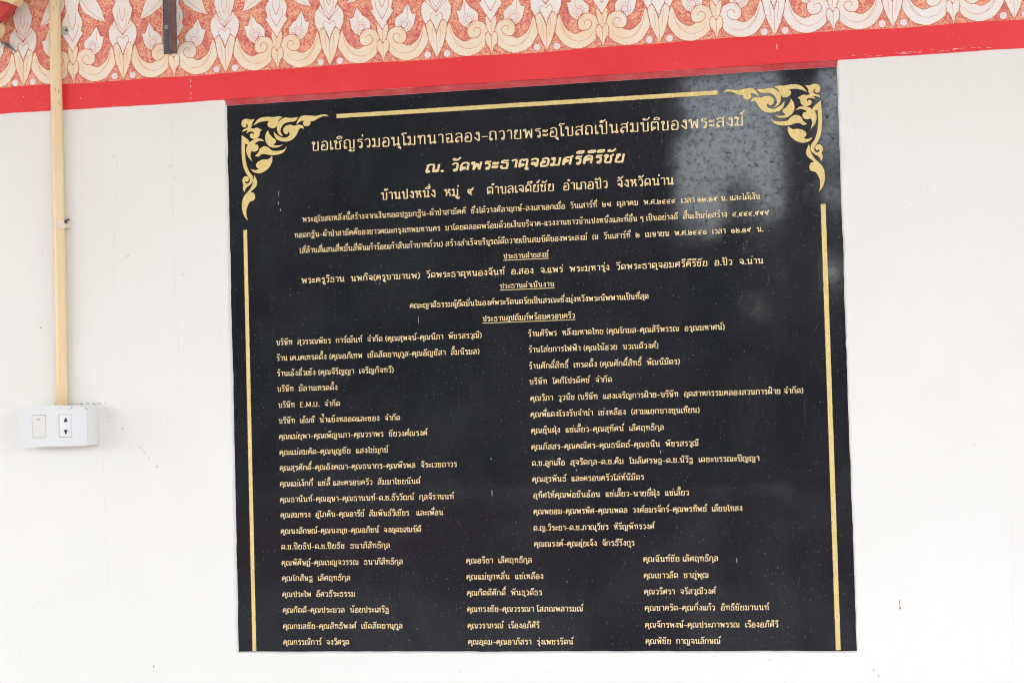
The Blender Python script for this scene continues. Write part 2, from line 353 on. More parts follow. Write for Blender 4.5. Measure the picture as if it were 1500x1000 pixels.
MARK = {   # drawn from the right edge of the letter before; h = 0 ordinary level, raised when a vowel is already there
'ั': "o -4.7,12.2 .8; -4,11.4 -2.4,11.4 -.4,14.4!",
'ิ': "-5.4,11.2! -4.6,12.9 -3,13.6 -1.5,12.8 -.8,11.2! -5.4,11.2!",
'ี': "-5.4,11.2! -4.6,12.9 -3,13.6 -1.5,12.8 -.8,11.2! -5.4,11.2!; -.8,11.2! -.8,14.6!",
'ึ': "-5.4,11.2! -4.6,12.9 -3,13.6 -1.5,12.8 -.8,11.2! -5.4,11.2!; o -1,13.4 .8",
'ื': "-5.4,11.2! -4.6,12.9 -3,13.6 -1.5,12.8 -.8,11.2! -5.4,11.2!; -.8,11.2! -.8,14.6!; -2.2,12! -2.2,14.8!",
'็': "o -3.4,12.2 .7; -4.2,11.3 -5,12.6 -4,13.8 -2,13.2 -.6,14.8!",
'ุ': "o -1.7,-1.9 .8; -.9,-1.7 -.9,-4.2!", 'ู': "o -3.4,-1.8 .8; -2.6,-1.7 -2.6,-4.2! -.7,-4.2! -.7,-1.2!",
'่': "-1.3,11.6! -1.3,14.2!", '้': "o -3.6,13.4 .6; -4.1,12.6 -3,11.6! -1.6,12.2 -.6,14.8!",
'์': "o -2.2,12.2 .9; -1.6,13 0,15.6!", 'ํ': "o -1.8,12.6 .9",
}
UP = set('ัิีึื็ํ'); TONE = set('่้์')
_cache = {}
def parse(s):
    if s in _cache: return _cache[s]
    out = []
    for part in s.split(';'):
        part = part.strip()
        if not part: continue
        if part[0] == 'o':
            _, c, r = part.split(); cx, cy = map(float, c.split(',')); r = float(r)
            out.append(('o', [(cx + r * .92 * math.cos(a * math.pi / 5), cy + r * math.sin(a * math.pi / 5)) for a in range(10)]))
        else:
            pts = []
            for q in part.split():
                cn = q.endswith('!'); x, y = map(float, q.rstrip('!').split(','))
                pts.append((x, y, 1) if cn else (x, y))
            out.append(('l', smooth_path(pts, sub=3)))
    _cache[s] = out; return out

def layout(text):
    x = 0.0; up = False; tall = False; out = []
    for i, ch in enumerate(text):
        nxt = text[i + 1] if i + 1 < len(text) else ''
        if ch in MARK:
            dx = -1.7 if (tall and ch not in 'ุู') else 0; dy = 0 if ch in 'ุู' else .7
            if ch in TONE and (up or nxt == 'ำ'): dy = 4.2
            if ch in UP: up = True
            out.append((MARK[ch], x + dx, dy)); continue
        if ch == 'ำ':
            out.append((MARK['ํ'], x + (-1.2 if tall else .3), .7)); ch = 'า'
        wd, st = G[ch]; out.append((st, x, 0)); x += wd; up = False; tall = ch in 'ปฝฟ'
    return out, x

def inscription(text, x0, x1, z, xh, weight, flag):
    """one carved and gilded line; millimetres on the face of the plaque"""
    small = xh < 12; xh *= 0.84 if small else 0.89; z += xh * .05
    items, adv = layout(text); sx = (x1 - x0) / adv; sy = xh / 10.0; shear = flag if 0 < flag < 1 else 0
    extra = 2.2 if shear else (.9 if small else .3)
    mb = MB(); wmm = weight * sy
    def wf(i, n, t): return wmm * (0.66 + 0.34 * abs(t[1]))
    for st, ox, oy in items:
        for kind, pts in parse(st):
            P = [(x0 + sx * (ox + .3 + px * .89) + shear * sy * (py + oy), z + sy * (py + oy + (extra if oy > .5 else 0))) for px, py in pts]
            P = [(a / 1000, BASE + b / 1000) for a, b in P]
            ribbon(mb, P, lambda i, n, t: wf(i, n, t) / 1000, -0.0001, 0.00022, closed=(kind == 'o'))
    if flag == 1:
        ribbon(mb, [(x0 / 1000, BASE + (z - xh * .42) / 1000), (x1 / 1000, BASE + (z - xh * .42) / 1000)], lambda i, n, t: 0.0013, -0.0001, 0.0003)
    return mb
PH, PW = 0.9467, 1.05           # plaque size
WY = -0.006                     # face of the plaster; the face of the plaque is y = 0, the camera is at -y

# ------------------------------------------------------------------ ground and what the polished stone mirrors
g = MB()
g.face([(-150, 0.3, 0), (150, 0.3, 0), (150, -7.4, 0), (-150, -7.4, 0)])
tag(g.build('terrace', M['terrace']), kind='structure')
g = MB()
g.face([(-400, -7.4, -0.15), (400, -7.4, -0.15), (400, -500, -0.15), (-400, -500, -0.15)])
g.face([(-400, -7.4, 0), (400, -7.4, 0), (400, -7.4, -0.15), (-400, -7.4, -0.15)])
tag(g.build('courtyard', paint_mat('courtyard_ground', (0.022, 0.022, 0.018), (0.05, 0.042, 0.034), 0.9, 0.6)), kind='structure')

# the porch roof over the wall: the wall is lit only by the strip of sky beneath its eaves
rf = empty('porch_roof', (0, 0, 3.55)); tag(rf, 'white-boarded porch roof over the wall and its pillars, out of the frame', 'roof')
a_ = MB(); a_.box(-9, 7, -6.6, 0.3, 0, .06); a_.build('ceiling', paint_mat('ceiling_boards', (0.80, 0.78, 0.74), (0.84, 0.82, 0.78), .7, 3), rf)
a_ = MB(); a_.face([(-9.3, -7.2, -.12), (7.3, -7.2, -.12), (7.3, .3, 1.9), (-9.3, .3, 1.9)]); a_.face([(-9.3, -7.2, -.05), (7.3, -7.2, -.05), (7.3, .3, 2.0), (-9.3, .3, 2.0)]); a_.build('tiles', M['terrace'], rf)

def pillar(x0, x1, y, label):
    p = empty('porch_pillar', ((x0 + x1) / 2, y, 0)); hw = (x1 - x0) / 2
    tag(p, label, 'pillar', 'pillars behind the photographer')
    a = MB(); a.box(-hw, hw, -hw, hw, 0.25, 3.5); a.build('shaft', M['pillar'], p, bevel=0.01)
    a = MB(); a.box(-hw - .05, hw + .05, -hw - .05, hw + .05, 0, 0.25); a.build('base', M['terrace'], p, bevel=0.01)
    a = MB(); a.box(-hw - .06, hw + .06, -hw - .06, hw + .06, 3.5, 3.69); a.build('capital', M['pillar'], p, bevel=0.01)
pillar(-0.36, 0.085, -6.0, 'broad dark brown pillar mirrored in the stone left of the bright sky strip')
pillar(0.62, 0.80, -6.0, 'slim dark brown pillar mirrored in the stone right of the bright sky strip')

def tree(x, y, h, r, label, mat, n=2600, seed=0, cone=0.0):
    rnd = random.Random(seed)
    t = empty('broadleaf_tree', (x, y, -0.15)); tag(t, label, 'tree', 'trees mirrored in the plaque')
    b = MB(); b.tube([(0, 0, 0), (.05, .03, h * .25), (-.04, 0, h * .5), (0, .05, h * .85)], [h * .03, h * .024, h * .017, h * .006], 8)
    for k in range(5):
        a = k * 1.26 + rnd.random(); z0 = h * (.3 + .09 * k)
        b.tube([(0, 0, z0), (math.cos(a) * r * .4, math.sin(a) * r * .4, z0 + h * .1), (math.cos(a) * r * .75, math.sin(a) * r * .75, z0 + h * .2)], [h * .012, h * .008, h * .003], 6)
    b.build('trunk', M['bark'], t, smooth=True)
    c = MB(); cl = []
    for k in range(46):
        u = rnd.random(); zz = h * (.16 + .8 * u); rr = r * (1 - cone * u) * math.sqrt(max(.05, 1 - (2 * u - .9) ** 2)) * rnd.random() ** .5
        a = rnd.random() * 6.283; cl.append((math.cos(a) * rr, math.sin(a) * rr, zz, r * rnd.uniform(.18, .34) * (1 - .5 * cone * u)))
    for k in range(n):
        cx, cy, cz, cr = cl[k % len(cl)]
        d = Vector((rnd.gauss(0, 1), rnd.gauss(0, 1), rnd.gauss(0, .8))).normalized() * cr * rnd.uniform(.6, 1.05)
        p = Vector((cx, cy, cz)) + d; nrm = (d.normalized() + Vector((rnd.uniform(-.6, .6), rnd.uniform(-.6, .6), rnd.uniform(0, .9)))).normalized()
        a = nrm.orthogonal().normalized(); a.rotate(Matrix.Rotation(rnd.random() * 6.28, 3, nrm)); q = nrm.cross(a); s = rnd.uniform(.14, .27) * (r / 2.2)
        c.face([p - a * s, p - q * s * .5, p + a * s, p + q * s * .5])
    c.build('crown', mat, t)
TR = [(-9.5, -27, 9.5, 3.2, 'tall tree mirrored at the far left of the stone', 'leaf2', 0),
      (-6.6, -25, 8.8, 2.8, 'dense tree mirrored left of the broad pillar', 'leaf', 0),
      (-4.2, -27, 9.4, 2.6, 'tall tree mirrored behind the broad pillar', 'leaf2', 0),
      (-2.0, -29, 4.5, 1.5, 'low rounded tree mirrored at the foot of the sky strip', 'leaf', 0),
      (-8.1, -29, 10.5, 3.0, 'bushy tree filling the gap between the two leftmost mirrored trees', 'leaf', 0),
      (-5.4, -29, 10.2, 2.8, 'bushy tree filling the gap left of the broad mirrored pillar', 'leaf2', 0),
      (-4.7, -31, 9.6, 1.7, 'slender tall tree right behind the broad mirrored pillar', 'leaf', 0),
      (-0.95, -31, 5.4, 0.9, 'bushy young tree mirrored between the pointed tree and the slim pillar', 'leaf', .2),
      (-1.5, -30, 5.9, 1.1, 'pointed tree mirrored under the sky strip beside the slim pillar', 'leaf2', .5),
      (0.75, -33, 7.6, 1.5, 'low tree mirrored along the right edge of the stone', 'leaf', 0),
      (-12.5, -30, 9.5, 3.2, 'outermost tall tree beyond the mirrored row', 'leaf', 0),
      (4.0, -31, 7.0, 2.6, 'spreading tree right of the mirrored row', 'leaf2', 0)]
for i, (x, y, h, r, lb, mt, cn) in enumerate(TR): tree(x, y, h, r, lb, M[mt], 3200, i + 3, cn)
gw = empty('garden_wall', (0, -16, -.15)); tag(gw, 'low terracotta garden wall across the courtyard mirrored near the foot of the stone', 'low wall')
a_ = MB(); a_.box(-14, 8, -.1, .1, 0, .85); a_.build('brickwork', paint_mat('terracotta_render', (0.20, 0.075, 0.05), (0.26, 0.11, 0.08), .9, 2), gw)
a_ = MB(); a_.box(-14.05, 8.05, -.15, .15, .85, .93); a_.build('coping', M['terrace'], gw)
# a far-off belt of shrubs closes the yard
rnd = random.Random(5); c = MB()
for k in range(16000):
    x = rnd.uniform(-22, 14); hh = 3.6 + .9 * math.sin(x * .7) + .6 * math.sin(x * 2.1 + 1) + (2.5 if x < -4 else 0); p = Vector((x, -36 + rnd.uniform(-1.5, 1.5), rnd.random() ** .7 * hh))
    a = Vector((rnd.gauss(0, 1), rnd.gauss(0, 1), rnd.gauss(0, 1))).normalized(); q = a.orthogonal().normalized(); s = rnd.uniform(.15, .34)
    c.face([p - a * s, p - q * s * .6, p + a * s, p + q * s * .6])
tag(c.build('shrubbery', M['leaf2']), kind='stuff')

# ------------------------------------------------------------------ the wall
wall = empty('plaster_wall', (0, 0, 0))
tag(wall, 'white plastered wall with red painted border and red and cream floral frieze above', 'wall')
rnd = random.Random(11)
OUT = (-6.0, 6.0, 0.0, 3.549)
def loop(n, off, offtop, j):
    """points round the opening, clockwise from the lower left"""
    L = []
    x0, x1, z0, z1 = -off, PW + off, -off, PH + offtop
    for (ax, az), (bx, bz) in (((x0, z0), (x0, z1)), ((x0, z1), (x1, z1)), ((x1, z1), (x1, z0)), ((x1, z0), (x0, z0))):
        for k in range(n):
            L.append((ax + (bx - ax) * k / n, az + (bz - az) * k / n))
    return [(x + j[i][0], z + j[i][1]) for i, (x, z) in enumerate(L)]
n = 90; walk = []
cur = 0
for i in range(4 * n):
    cur = cur * .6 + rnd.gauss(0, .00028); e = rnd.random()
    walk.append((cur + (-.0012 if e > .985 else 0), cur * .8))
J0 = [(a, b) for a, b in walk]; Jz = [(a * .7, b * .7) for a, b in walk]
# the front edge is rounded; along the top the plaster slopes back to the stone
A = loop(n, 0.0042, 0.0105, Jz); B = loop(n, 0.0022, 0.0092, J0); C_ = loop(n, 0.0002, 0.0006, J0)
Dk = loop(n, 0.0, 0.0, Jz)
wb = MB()
def outp(i):
    s, k = divmod(i, n); x0, x1, z0, z1 = OUT; t = k / n
    return [(x0, z0 + (z1 - z0) * t), (x0 + (x1 - x0) * t, z1), (x1, z1 + (z0 - z1) * t), (x1 + (x0 - x1) * t, z0)][s]
m4 = 4 * n
for i in range(m4):
    j = (i + 1) % m4; s = i // n
    oa, ob = outp(i), outp(j)
    w3 = lambda p, y: (p[0], y, BASE + p[1])
    wb.face([(oa[0], WY, oa[1]), w3(A[i], WY), w3(A[j], WY), (ob[0], WY, ob[1])], 0)
    wb.face([w3(A[i], WY), w3(B[i], WY + .0012), w3(B[j], WY + .0012), w3(A[j], WY)], 1 if s == 1 else 0)
    wb.face([w3(B[i], WY + .0012), w3(C_[i], -.0009), w3(C_[j], -.0009), w3(B[j], WY + .0012)], 1 if s == 1 else 0)
    wb.face([w3(C_[i], -.0009), w3(Dk[i], .002), w3(Dk[j], .002), w3(C_[j], -.0009)], 2 if s == 1 else 0)
# body of the wall behind the plaster
for q in (((-6, .2, 0), (-6, .2, 3.549), (6, .2, 3.549), (6, .2, 0)), ((-6, WY, 3.549), (6, WY, 3.549), (6, .2, 3.549), (-6, .2, 3.549)),
          ((-6, WY, 0), (-6, WY, 3.549), (-6, .2, 3.549), (-6, .2, 0)), ((6, WY, 0), (6, .2, 0), (6, .2, 3.549), (6, WY, 3.549))):
    wb.face(q, 0)
wo = wb.build('plaster', [M['wall'], M['red_dark'], paint_mat('pale_mortar', (0.66, 0.56, 0.56), (0.74, 0.66, 0.66), 0.8, 90)], wall)

# hand-painted red border
rb = MB(); top = []; bot = []; rnd = random.Random(3)
xs = [-3 + .012 * i for i in range(584)]; c1 = c2 = 0
for x in xs:
    c1 = c1 * .9 + rnd.gauss(0, .00022); c2 = c2 * .75 + rnd.gauss(0, .00028)
    top.append(1.0035 + c1 + .0008 * math.sin(x * 9) + .0006 * math.sin(x * 31)); bot.append(.9568 + c2 + .0005 * math.sin(x * 13))
for i in range(len(xs) - 1):
    def bz(k):
        # along the plaque the border runs down to the lip of the opening
        return PH + .0105 if -.003 < xs[k] < PW + .003 else bot[k]
    zs0 = [bz(i), bz(i) + .004, (top[i] + bz(i)) / 2, top[i]]; zs1 = [bz(i + 1), bz(i + 1) + .004, (top[i + 1] + bz(i + 1)) / 2, top[i + 1]]
    for k in range(3):
        rb.face([(xs[i], WY - .0015, BASE + zs0[k]), (xs[i + 1], WY - .0015, BASE + zs1[k]), (xs[i + 1], WY - .0015, BASE + zs1[k + 1]), (xs[i], WY - .0015, BASE + zs0[k + 1])])
    rb.face([(xs[i], WY - .0015, BASE + zs0[0]), (xs[i], WY, BASE + zs0[0]), (xs[i + 1], WY, BASE + zs1[0]), (xs[i + 1], WY - .0015, BASE + zs1[0])])
border = rb.build('red_border', M['red'], wall)

# ------------------------------------------------------------------ floral frieze (flat print pasted on the plaster)
FY = WY - .0002
fr = MB(); fr.face([(-3, FY, BASE + .999), (4, FY, BASE + .999), (4, FY, BASE + 1.26), (-3, FY, BASE + 1.26)])
frieze = fr.build('painted_frieze', M['ground'], wall)
F = dict(
 spiral=[(22.2,67.3,1),(13.8,39.8),(26.0,15.9),(43.1,5.3),(61.2,5.1),(77.9,13.5),(88.4,28.3),(89.7,44.9),(84.0,57.5),(73.0,63.1),(60.9,61.8),(54.0,51.9),(53.8,41.3),(60.0,33.5,1),(50.9,30.0),(40.0,34.0),(30.0,45.5)],
 curl=[(60.0,33.9),(70.1,35.3),(76.5,41.6),(76.5,48.2),(70.9,52.3),(64.9,49.1),(65.5,44.4)],
 flame=[(73.0,63.1,1),(73.5,74.3),(66.2,83.4),(60.5,86.7,1),(55.5,94.3),(49.5,103.3,1),(45.6,93.6),(42.3,84.8),(34.6,83.6,1),(37.8,71.9),(40.4,62.7),(47.4,54.9),(54.0,51.9,1),(60.9,61.8)],
 leaf=[(90,165,1),(74.7,131.3),(63.5,121.9),(49.7,113.3),(32.0,109.0,1),(36.9,122.2),(41.3,135.7),(49.3,149.6),(54.0,166,1)],
)
def half(pts):   # right half, mirrored about u = 0
    return pts + [(-p[0],) + tuple(p[1:]) for p in reversed(pts) if abs(p[0]) > .01]
LOW = half([(0, 80, 1), (10, 72), (19, 65.5, 1), (15.5, 42), (8.5, 21), (0, 3.5, 1)])
SIDE = half([(0, 118, 1), (12, 112), (23.5, 100), (26.8, 86), (24.5, 74), (19, 63, 1), (11, 70), (5.5, 62), (0, 48, 1)])
TOP = half([(0, 160, 1), (10, 152), (16, 136), (20, 128, 1), (15, 112), (10, 100), (0, 84, 1)])
BLOW = half([(0, 45, 1), (9.5, 40), (10.5, 26), (5, 18), (0, 2.5, 1)])
BMID = half([(0, 78, 1), (10, 66), (7, 48), (0, 35.5, 1)])
BTOP = half([(0, 165, 1), (14, 158), (12, 132), (20, 112), (17, 97), (21, 92, 1), (9, 74), (0, 58.5, 1)])
def stroke_w(base): return lambda i, n, t: base * (0.75 + 0.5 * abs(math.sin(i * 1.7)))
def motif(name, polys, lines, at, sgn, k, mat, y):
    """a print shape: cream fill, red drawn contour with fringe, and its inner lines"""
    mb = MB(); r = random.Random(k * 31 + len(name))
    xf = lambda p: ((at + sgn * p[0]) / 1000, BASE + 1 + p[1] / 1000)
    for pl in polys:
        P = smooth_path(pl, closed=True, sub=5)
        P = [(a + r.gauss(0, .16), b + r.gauss(0, .16)) for a, b in P]
        mb.face([(xf(p)[0], y, xf(p)[1]) for p in P], 0)
        ribbon(mb, P, lambda i, n, t: 1.0 + .45 * math.sin(i * .9), y - .0001, mi=1, closed=True, xf=xf)
        cx = sum(p[0] for p in P) / len(P); cz = sum(p[1] for p in P) / len(P)
        for i in range(0, len(P), 2):     # short hatching drawn inwards from the contour
            a = P[i]; b = P[(i + 1) % len(P)]; l = math.hypot(b[0] - a[0], b[1] - a[1]) or 1
            nx, nz = -(b[1] - a[1]) / l, (b[0] - a[0]) / l
            if (cx - a[0]) * nx + (cz - a[1]) * nz < 0: nx, nz = -nx, -nz
            if len(P) > 60 and i % 4 == 0:
                ribbon(mb, [a, (a[0] - nx * 1.5, a[1] - nz * 1.5)], lambda i, n, t: 1.1 if i == 0 else .3, y - .0001, mi=1, xf=xf)
            ln = r.uniform(.9, 3.0); e = (a[0] + nx * ln + r.gauss(0, .4), a[1] + nz * ln + r.gauss(0, .4))
            ribbon(mb, [a, e], lambda i, n, t: .8 if i == 0 else .3, y - .0001, mi=1, xf=xf)
    for ln, wd in lines:
        P = smooth_path(ln, sub=5)
        ribbon(mb, P, lambda i, n, t: 1350 * wd * (1 - .5 * i / n), y - .0001, mi=1, xf=xf)
    return mb.build(name, [mat, M['line']], frieze)
for k in range(-8, 16):
    ax = 1.3 + 190.2 * k; vis = -4 <= k <= 9
    warm = M['pale'] if k >= 5 else M['cream']
    for sg in (1, -1):
        motif('leaf', [F['leaf']], [([(84, 162), (66, 134), (38, 112)], .0006)], ax, sg, k, M['pale'], FY - .0002)
        motif('scroll', [F['spiral']], [(F['curl'], .0010), ([(24, 52), (34, 27), (52, 17), (70, 20), (80, 31)], .0005), ([(30, 38), (44, 20), (60, 16)], .0004)], ax, sg, k * 2 + sg, warm, FY - .0004)
        fl = motif('flame_leaf', [F['flame']], [([(56 + 7.5 * math.cos(a), 66 + 7.5 * math.sin(a)), (56 + 11.5 * math.cos(a), 66 + 12.5 * math.sin(a))], .0006) for a in [i * .42 for i in range(15)]] + [([(50, 76), (50, 96)], .0005)], ax, sg, k * 3 + sg, M['pale'], FY - .0006)
        for (u, z, r_) in ((56.5, 66, 5.6), (17.0, 11.2, 6.2)):
            d = MB(); P = [(ax / 1000 + sg * u / 1000 + r_ / 1000 * (1 + .04 * math.sin(a * 3 + k)) * math.cos(a), BASE + 1 + z / 1000 + r_ / 1000 * math.sin(a)) for a in [i * math.pi / 12 for i in range(24)]]
            yy = FY - .0008 if z > 20 else FY - .0003
            d.face([(p[0], yy, p[1]) for p in P], 0); ribbon(d, P, lambda i, n, t: .0007, yy - .0001, mi=1, closed=True)
            d.build('white_dot', [M['dot'], M['line']], frieze)
    motif('lotus_petal', [LOW], [([(0, 62), (0, 8)], .0006), ([(-8, 60), (-5, 30)], .0004), ([(8, 60), (5, 30)], .0004)], ax, 1, k, warm, FY - .0010)
    motif('lotus_petal', [SIDE], [(half([(0, 76, 1), (7, 82), (11, 74), (5, 60), (0, 46, 1)]) + [(0, 76, 1)], .0008), ([(0, 82, 1), (12, 96), (20, 104)], .0007), ([(0, 82, 1), (-12, 96), (-20, 104)], .0007)], ax, 1, k + 40, M['pale'], FY - .0012)
    motif('lotus_petal', [TOP], [([(0, 92, 1), (7, 104), (10, 122)], .0006), ([(0, 92, 1), (-7, 104), (-10, 122)], .0006), ([(0, 108, 1), (4, 118), (5, 132)], .0006), ([(0, 108, 1), (-4, 118), (-5, 132)], .0006)], ax, 1, k + 80, M['pale'], FY - .0014)
    bx = ax + 95.1
    motif('bud', [BLOW], [([(0, 40), (0, 10)], .0005)], bx, 1, k + 7, warm, FY - .0010)
    motif('bud', [BMID], [([(0, 70), (0, 42)], .0005)], bx, 1, k + 17, warm, FY - .0012)
    motif('bud', [BTOP], [([(0, 78, 1), (10, 96), (12, 110)], .0008), ([(0, 78, 1), (-10, 96), (-12, 110)], .0008), ([(0, 98, 1), (6, 112), (7, 128)], .0007), ([(0, 98, 1), (-6, 112), (-7, 128)], .0007)], bx, 1, k + 27, M['pale'], FY - .0014)

# ------------------------------------------------------------------ chips, cracks and stains in the plaster
rnd = random.Random(21)
def blot(mb, x, z, rx, rz, y, seed, mi=0):
    r = random.Random(seed); m = 9
    mb.face([(x + rx * r.uniform(.55, 1.1) * math.cos(2 * math.pi * i / m), y, z + rz * r.uniform(.55, 1.1) * math.sin(2 * math.pi * i / m)) for i in range(m)], mi)
cr = MB()
x, z = -.2413, .4220
for i in range(26):                       # the broken slanting crack from the corner of the switch box
    t = i / 25; X = -.2413 + .1135 * t + rnd.gauss(0, .001); Z = .4220 - .113 * t ** 1.05 + rnd.gauss(0, .001)
    if rnd.random() < (.85 if i in (2, 3, 4, 9, 15, 16, 17, 22, 23) else .22): blot(cr, X, BASE + Z, rnd.uniform(.0004, .0010), rnd.uniform(.0007, .0032), WY - .0002, i)
tag(cr.build('crack', M['grime'], wall), kind='stuff')
for (X0, Z0, X1, Z1, sd) in ((-.1010, .93, -.098, .47, 1), (-.205, .87, -.215, .62, 2), (-.41, .5, -.29, .502, 3), (1.30, .20, 1.29, -.05, 4), (1.075, .93, 1.078, .80, 5), (-.24, .34, -.236, .10, 6)):
    hc = MB(); r = random.Random(sd); m = 24; P = []; dx = dz = 0
    for i in range(m + 1):
        dx = dx * .8 + r.gauss(0, .0009); dz = 0; P.append((X0 + (X1 - X0) * i / m + dx, BASE + Z0 + (Z1 - Z0) * i / m + dx * .4))
    ribbon(hc, P, lambda i, n, t: .00032 + .00018 * math.sin(i), WY - .0002)
    hc.build('hairline_crack', paint_mat('faint_crack', (0.62, 0.60, 0.56), (0.74, 0.72, 0.69), .9, 60), wall)
st = MB()
spots = [(1.1203, .078, .0007, .006), (1.1210, .069, .0018, .004), (-.1549, -.0245, .0014, .0022), (-.355, .5718, .0015, .0016), (1.076, -.030, .0005, .004), (1.083, -.040, .0005, .003),
         (-.2986, 1.098, .004, .006), (-.02, .55, .0008, .001), (-.086, .655, .0012, .0012), (-.18, .80, .0009, .001)]
for i, (X, Z, a, b) in enumerate(spots): blot(st, X, BASE + Z, a, b, WY - .0003, i)
for i in range(36): blot(st, rnd.uniform(-.45, 1.35), BASE + rnd.uniform(-.08, .94), rnd.uniform(.0003, .0008), rnd.uniform(.0003, .0009), WY - .0003, 100 + i)
tag(st.build('dirt_spot', M['grime'], wall), kind='stuff')
ch = MB()
for i, (X, Z, a, b) in enumerate([(-.0634, .994, .0006, .0035), (-.0638, .984, .0007, .003), (-.0636, .972, .0006, .003), (-.0640, .963, .0007, .002), (-.270, .976, .0012, .001), (-.209, .958, .0013, .001), (.955, .985, .0008, .006), (.42, .998, .0008, .0008), (-.38, .985, .0009, .0012)]):
    blot(ch, X, BASE + Z, a, b, WY - .0017, i)
for i in range(40): blot(ch, rnd.uniform(-.4, 1.35), BASE + rnd.uniform(.959, 1.0), rnd.uniform(.0002, .0005), rnd.uniform(.0002, .0006), WY - .0017, 200 + i)
for i in range(26): blot(ch, rnd.uniform(1.07, 1.3), BASE + .9595 + rnd.uniform(0, .004), rnd.uniform(.002, .007), rnd.uniform(.0002, .0005), WY - .0017, 300 + i)
tag(ch.build('paint_chip', M['chip'], border), kind='stuff')
pk = MB()
for i in range(34): blot(pk, rnd.uniform(.02, 1.04), BASE + PH + rnd.uniform(.006, .0098), rnd.uniform(.0006, .003), rnd.uniform(.0003, .0008), WY - .0019, 400 + i)
pk.build('rough_lip', M['red_dark'], wall)

# ------------------------------------------------------------------ the plaque
pq = empty('memorial_plaque', (0, 0, 0))
tag(pq, 'polished black granite plaque with gilded Thai donor inscription set into the white wall', 'plaque')
s_ = MB(); s_.box(-.012, PW + .012, 0, .03, BASE - .012, BASE + PH + .012); s_.build('granite_slab', M['granite'], pq)
rim = paint_mat('engraving_shade_rim', (0.20, 0.105, 0.03), (0.34, 0.19, 0.06), 0.6, 200)  # engraving shadow painted as a brown line along the gold edges
def bar(x0, x1, z0, z1):
    b = MB(); m = max(2, int(max(x1 - x0, z1 - z0) / .004)); hor = (x1 - x0) > (z1 - z0)
    r = random.Random(int((x0 + z0) * 1e4)); P = []; Q = []
    for i in range(m + 1):
        t = i / m
        if hor: P.append((x0 + (x1 - x0) * t, z0 + r.gauss(0, .00012))); Q.append((x0 + (x1 - x0) * t, z1 + r.gauss(0, .00012)))
        else: P.append((x0 + r.gauss(0, .00012), z0 + (z1 - z0) * t)); Q.append((x1 + r.gauss(0, .00012), z0 + (z1 - z0) * t))
    b.face([(p[0], -.0004, BASE + p[1]) for p in P + Q[::-1]], 0)
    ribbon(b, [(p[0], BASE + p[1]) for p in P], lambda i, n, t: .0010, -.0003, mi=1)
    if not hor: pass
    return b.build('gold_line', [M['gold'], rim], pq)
bar(.1985, .8548, .9134, .9205); bar(.0250, .0317, .0012, .7281); bar(1.0170, 1.0246, .0012, .7240)
